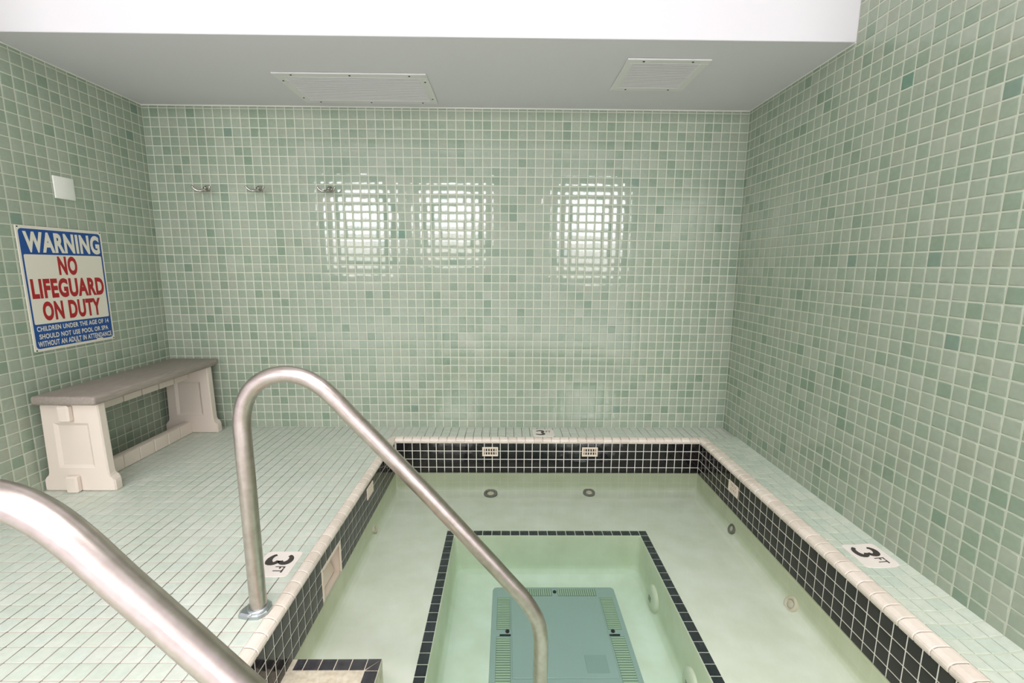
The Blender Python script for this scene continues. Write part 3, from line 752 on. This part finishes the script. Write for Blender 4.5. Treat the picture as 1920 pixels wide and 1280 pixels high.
# blank plate on the left wall
bpz = thing('blank_plate', (.06, -10.6, 25.4), 'plain white square blank plate on the left wall above the sign', 'wall plate')
mb = MB(); mb.box(.04, .17, -11.58, -9.62, 25.4, 27.38, .05, 2); part(mb, 'plate', M['strip'], bpz)
for z in (25.95, 26.85):
    mb = MB(); mb.lathe([(.05, -.02), (.05, .01), (.02, .015)], 8, fs_(.17) @ Matrix.Translation((-10.6, z, 0)), False); part(mb, 'screw', M['strip'], bpz)

# ------------------------------------------------------------------ coat hooks on the back wall
hk = thing('coat_hook', (6.45, -.05, 28.15), 'small chrome double hook on the back wall, nearest the left corner', 'hook', 'chrome hooks on the back wall')
x, y, z = 6.45, -.05, 28.15
mb = MB(); mb.lathe([(.36, -.02), (.36, .07), (.30, .12), (.16, .15), (.14, .4), (.14, .55)], 20, Matrix.Translation((x, y, z)) @ Matrix.Rotation(PI/2, 4, 'X')); part(mb, 'base', M['chrome'], hk)
for s in (-1, 1):
    mb = MB(); pts = [(x, y-.35, z-.05), (x+s*.12, y-.55, z-.22), (x+s*.35, y-.75, z-.36), (x+s*.62, y-.92, z-.34), (x+s*.84, y-1.05, z-.17), (x+s*.95, y-1.1, z+.02)]
    # smooth the prong
    ps = []
    for i in range(len(pts)-1):
        for t_ in (0, .5): ps.append(Vector(pts[i]).lerp(Vector(pts[i+1]), t_))
    ps.append(Vector(pts[-1])); mb.tube(ps, [.13]*(len(ps)-2)+[.12, .10], 12); part(mb, 'prong', M['chrome'], hk)
    mb = MB(); e = Vector(pts[-1]); mb.lathe([(.02, -.14), (.11, -.09), (.14, 0), (.11, .09), (.02, .14)], 12, Matrix.Translation(e)); part(mb, 'tip', M['chrome'], hk)
dup(hk, (12.42, -.05, 28.2), 'small chrome double hook on the back wall, middle one of the three')
dup(hk, (20.35, -.05, 28.2), 'small chrome double hook on the back wall, nearest the bright window reflections')

# ------------------------------------------------------------------ ceiling vents
def vent(x0, x1, y0, y1, label, ns, screws, bw=.75):
    t = thing('ceiling_vent', ((x0+x1)/2, (y0+y1)/2, H), label, 'vent', 'white ceiling vents')
    mb = MB(); z1 = H-.02; z0 = H-.16
    for (a, b, c, d) in ((x0, x1, y0, y0+bw), (x0, x1, y1-bw, y1), (x0, x0+bw, y0+bw, y1-bw), (x1-bw, x1, y0+bw, y1-bw)): mb.box(a, b, c, d, z0, z1, .04)
    part(mb, 'frame', M['vent'], t)
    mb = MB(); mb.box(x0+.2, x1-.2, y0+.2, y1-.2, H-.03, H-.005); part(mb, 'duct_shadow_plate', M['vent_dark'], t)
    for i in range(ns):
        yy = y0+bw+(y1-y0-2*bw)*(i+.5)/ns; ln = (y1-y0-2*bw)/ns
        mb = MB(); mb.box(x0+bw-.03, x1-bw+.03, -ln*.17, ln*.17, -.012, .012, xf=Matrix.Translation((0, yy, H-.12)) @ Matrix.Rotation(math.radians(-35), 4, 'X')); part(mb, 'louver', M['vent'], t)
    for (x, y) in screws:
        mb = MB(); mb.lathe([(.10, .03), (.10, -.02), (.04, -.04)], 10, Matrix.Translation((x, y, z0)), False); part(mb, 'screw', M['screw'], t)
    return t
vent(18.9, 33.1, -9.1, -1.5, 'long white louvred vent in the lowered ceiling toward the bench', 17,
     [(20.6, -8.75), (26.0, -8.75), (31.5, -8.75), (20.6, -1.85), (26.0, -1.85), (31.5, -1.85), (19.27, -7.4), (19.27, -3.0), (32.73, -7.4), (32.73, -3.0)])
vent(50.75, 57.9, -12.7, -5.85, 'small squarish white louvred vent in the lowered ceiling toward the right wall', 19, [(52.2, -12.35), (56.4, -12.35), (52.2, -6.2), (56.4, -6.2)], .7)

# ------------------------------------------------------------------ bench
bn = thing('bench', (3.3, -8.7, FZ), 'beige resin bench with taupe seat against the left wall in the corner', 'bench')
mb = MB(); mb.box(.62, 6.02, -17.08, -.55, 7.78, 8.58, .24, 3); mb.sm = [True]*len(mb.sm)
o = part(mb, 'seat', M['seat'], bn, 'taupe wood-grain seat'); o.modifiers.new('e', 'EDGE_SPLIT').split_angle = math.radians(50)
LC = 3.25
half = [(2.42, 7.8), (2.46, 7.6), (2.60, 1.75), (2.62, 1.45), (2.70, 1.22), (2.90, 1.06), (3.02, .88), (3.06, .66), (3.06, FZ+.08), (2.98, FZ)]
outl = [(LC+x, z) for x, z in half]+[(LC-x, z) for x, z in half[::-1]]
def leg(y0, y1):
    """side panel of the bench, a recessed field on both faces"""
    mb = MB(); ch = .12; n = len(outl)
    def inset(p):
        dx, dz = p[0]-LC, p[1]-3.8; L_ = math.hypot(dx, dz); return (p[0]-dx/L_*ch, p[1]-dz/L_*ch)
    vs = []
    for y, inn in ((y0, 1), (y0+ch, 0), (y1-ch, 0), (y1, 1)):
        for p in outl: q = inset(p) if inn else p; vs.append((q[0], y, q[1]))
    fs = []
    for r in range(3):
        for i in range(n): j = (i+1) % n; fs.append([r*n+i, r*n+j, (r+1)*n+j, (r+1)*n+i])
    for y, sgn, off in ((y0, 1, 0), (y1, -1, 3*n)):
        k = len(vs)
        rc = [(LC-1.55, 2.0), (LC+1.55, 2.0), (LC+1.5, 6.1), (LC-1.5, 6.1)]; ri = [(LC-1.27, 2.26), (LC+1.27, 2.26), (LC+1.22, 5.84), (LC-1.22, 5.84)]
        for p in rc: vs.append((p[0], y, p[1]))
        for p in ri: vs.append((p[0], y+sgn*.16, p[1]))
        h = n//2
        # right half of the outline (0..h-1), left half (h..n-1)
        A = [off+i for i in range(h)]+[k+0, k+1, k+2, k+3]; A = [off+i for i in range(h)]+[k+1, k+2]
        B = [off+i for i in range(h, n)]+[k+3, k+0]
        fs.append([off+i for i in range(h)]+[k+1, k+2]); fs.append([off+i for i in range(h, n)]+[k+3, k+0])
        fs.append([off+h-1, off+h, k+0, k+1]); fs.append([off+n-1, off+0, k+2, k+3])
        for i in range(4): j = (i+1) % 4; fs.append([k+i, k+j, k+4+j, k+4+i])
        fs.append([k+4, k+5, k+6, k+7])
    mb.add(vs, fs)
    bm = bmesh.new()
    V_ = [bm.verts.new(v) for v in mb.v]
    for f in mb.f: bm.faces.new([V_[i] for i in f])
    bmesh.ops.recalc_face_normals(bm, faces=bm.faces[:])
    m2 = MB(); m2.bm(bm); return m2
part(leg(-16.52, -15.72), 'leg', M['leg_plastic'], bn)
part(leg(-2.25, -1.35), 'leg', M['leg_plastic'], bn)
mb = MB(); mb.box(3.0, 3.3, -15.75, -2.2, 6.40, 7.78, .04)
ap = part(mb, 'apron', M['leg_plastic'], bn)
n = 6
for i in range(n):
    a = -15.75+13.55*i/n; b = -15.75+13.55*(i+1)/n
    mb = MB(); mb.box(3.25, 3.5, a+.09, b-.09, 6.40, 7.76, .04); part(mb, 'apron_panel', M['leg_plastic'], bn)
mb = MB(); mb.box(2.5, 3.15, -15.75, -2.2, FZ+.02, 1.25, .05); part(mb, 'stretcher', M['leg_plastic'], bn)
for i in range(7):
    a = -15.75+13.55*i/7; b = -15.75+13.55*(i+1)/7
    mb = MB(); mb.box(3.05, 3.32, a+.035, b-.035, FZ+.02, 1.22, .06); part(mb, 'stretcher_panel', M['leg_plastic'], bn)
for (z0, z1, hw) in ((6.28, 7.76, .48), (FZ, 1.38, .5)):
    mb = MB(); c = 3.12 if z0 > 1 else 2.92
    mb.box(c-hw, c+hw, -17.02, -16.45, z0, z1, .13, 1); part(mb, 'tenon', M['leg_plastic'], bn)

# ------------------------------------------------------------------ grab rails
RP = [(26.47, FZ-.05), (26.46, 3), (26.46, 7), (26.46, 10.6), (26.52, 11.6), (26.78, 12.5), (27.25, 13.2), (27.92, 13.68), (28.6, 13.87), (29.3, 13.87), (30.0, 13.68), (30.7, 13.26), (31.4, 12.6),
      (32.3, 11.55), (33.5, 10.2), (36, 7.33), (39, 3.75), (41.0, 1.33), (41.7, .48), (42.2, -.3), (42.58, -1.1), (42.77, -2.0), (42.82, -3.0), (42.82, -5.5), (42.82, ZP+.02)]
def catmull(pts, k=5):
    out = []; n = len(pts)
    for i in range(n-1):
        p0, p1, p2, p3 = (Vector(pts[max(i-1, 0)]), Vector(pts[i]), Vector(pts[i+1]), Vector(pts[min(i+2, n-1)]))
        L_ = (p2-p1).length
        if i == 0 or i == n-2: 
            for j in range(k): out.append(p1.lerp(p2, j/k))
            continue
        m1 = (p2-p0)*(L_/((p2-p0).length+1e-6)); m2 = (p3-p1)*(L_/((p3-p1).length+1e-6))
        for j in range(k):
            t = j/k; h1 = 2*t**3-3*t*t+1; h2 = -2*t**3+3*t*t; h3 = t**3-2*t*t+t; h4 = t**3-t*t
            out.append(p1*h1+p2*h2+m1*h3+m2*h4)
    out.append(Vector(pts[-1])); return out
def rail(y0, y1, label, dx=0.0):
    t = thing('grab_rail', (26.47+dx, y0, FZ), label, 'handrail', 'stainless grab rails')
    path = catmull(RP); xs0, xs1 = 26.47, 42.82
    pts = [(p.x+dx, y0+(y1-y0)*(p.x-xs0)/(xs1-xs0), p.y) for p in path]
    mb = MB(); mb.tube(pts, .445, 32); part(mb, 'tube', M['steel'], t)
    x = 26.47+dx
    mb = MB(); fm = Matrix.Translation((x, y0, FZ)) @ Matrix.Rotation(math.radians(-8), 4, 'Z')
    ol = [(-.95, -.30), (-.75, .55), (-.35, .68), (.35, .62), (.62, .3), (.66, -.2), (.35, -.62), (-.2, -.72), (-.8, -.66)]
    vs = [fm @ Vector((a, b, 0)) for a, b in ol]+[fm @ Vector((a, b, .2)) for a, b in ol]+[fm @ Vector((a*.86, b*.86, .30)) for a, b in ol]; n = len(ol)
    mb.add(vs, [[r*n+i, r*n+(i+1) % n, r*n+n+(i+1) % n, r*n+n+i] for r in range(2) for i in range(n)]+[[2*n+i for i in range(n)]]); part(mb, 'base_flange', M['flange'], t, 'galvanised wedge-shaped base flange')
    mb = MB(); mb.lathe([(.62, .2), (.60, .36), (.52, .42), (.46, .43)], 28, Matrix.Translation((x, y0, FZ))); part(mb, 'collar', M['flange'], t)
    mb = MB(); mb.lathe([(.09, 0), (.09, .05), (.03, .06)], 10, Matrix.Translation((x-.15, y0-.60, FZ+.24)) @ Matrix.Rotation(PI/2.6, 4, 'X'), False); part(mb, 'screw', M['chrome'], t)
    return t
rail(-30.7, -30.3, 'brushed steel grab rail arching from the floor by the depth marker into the water')
rail(-43.6, -43.6, 'brushed steel grab rail in the lower corner close to the viewer', -1.5)
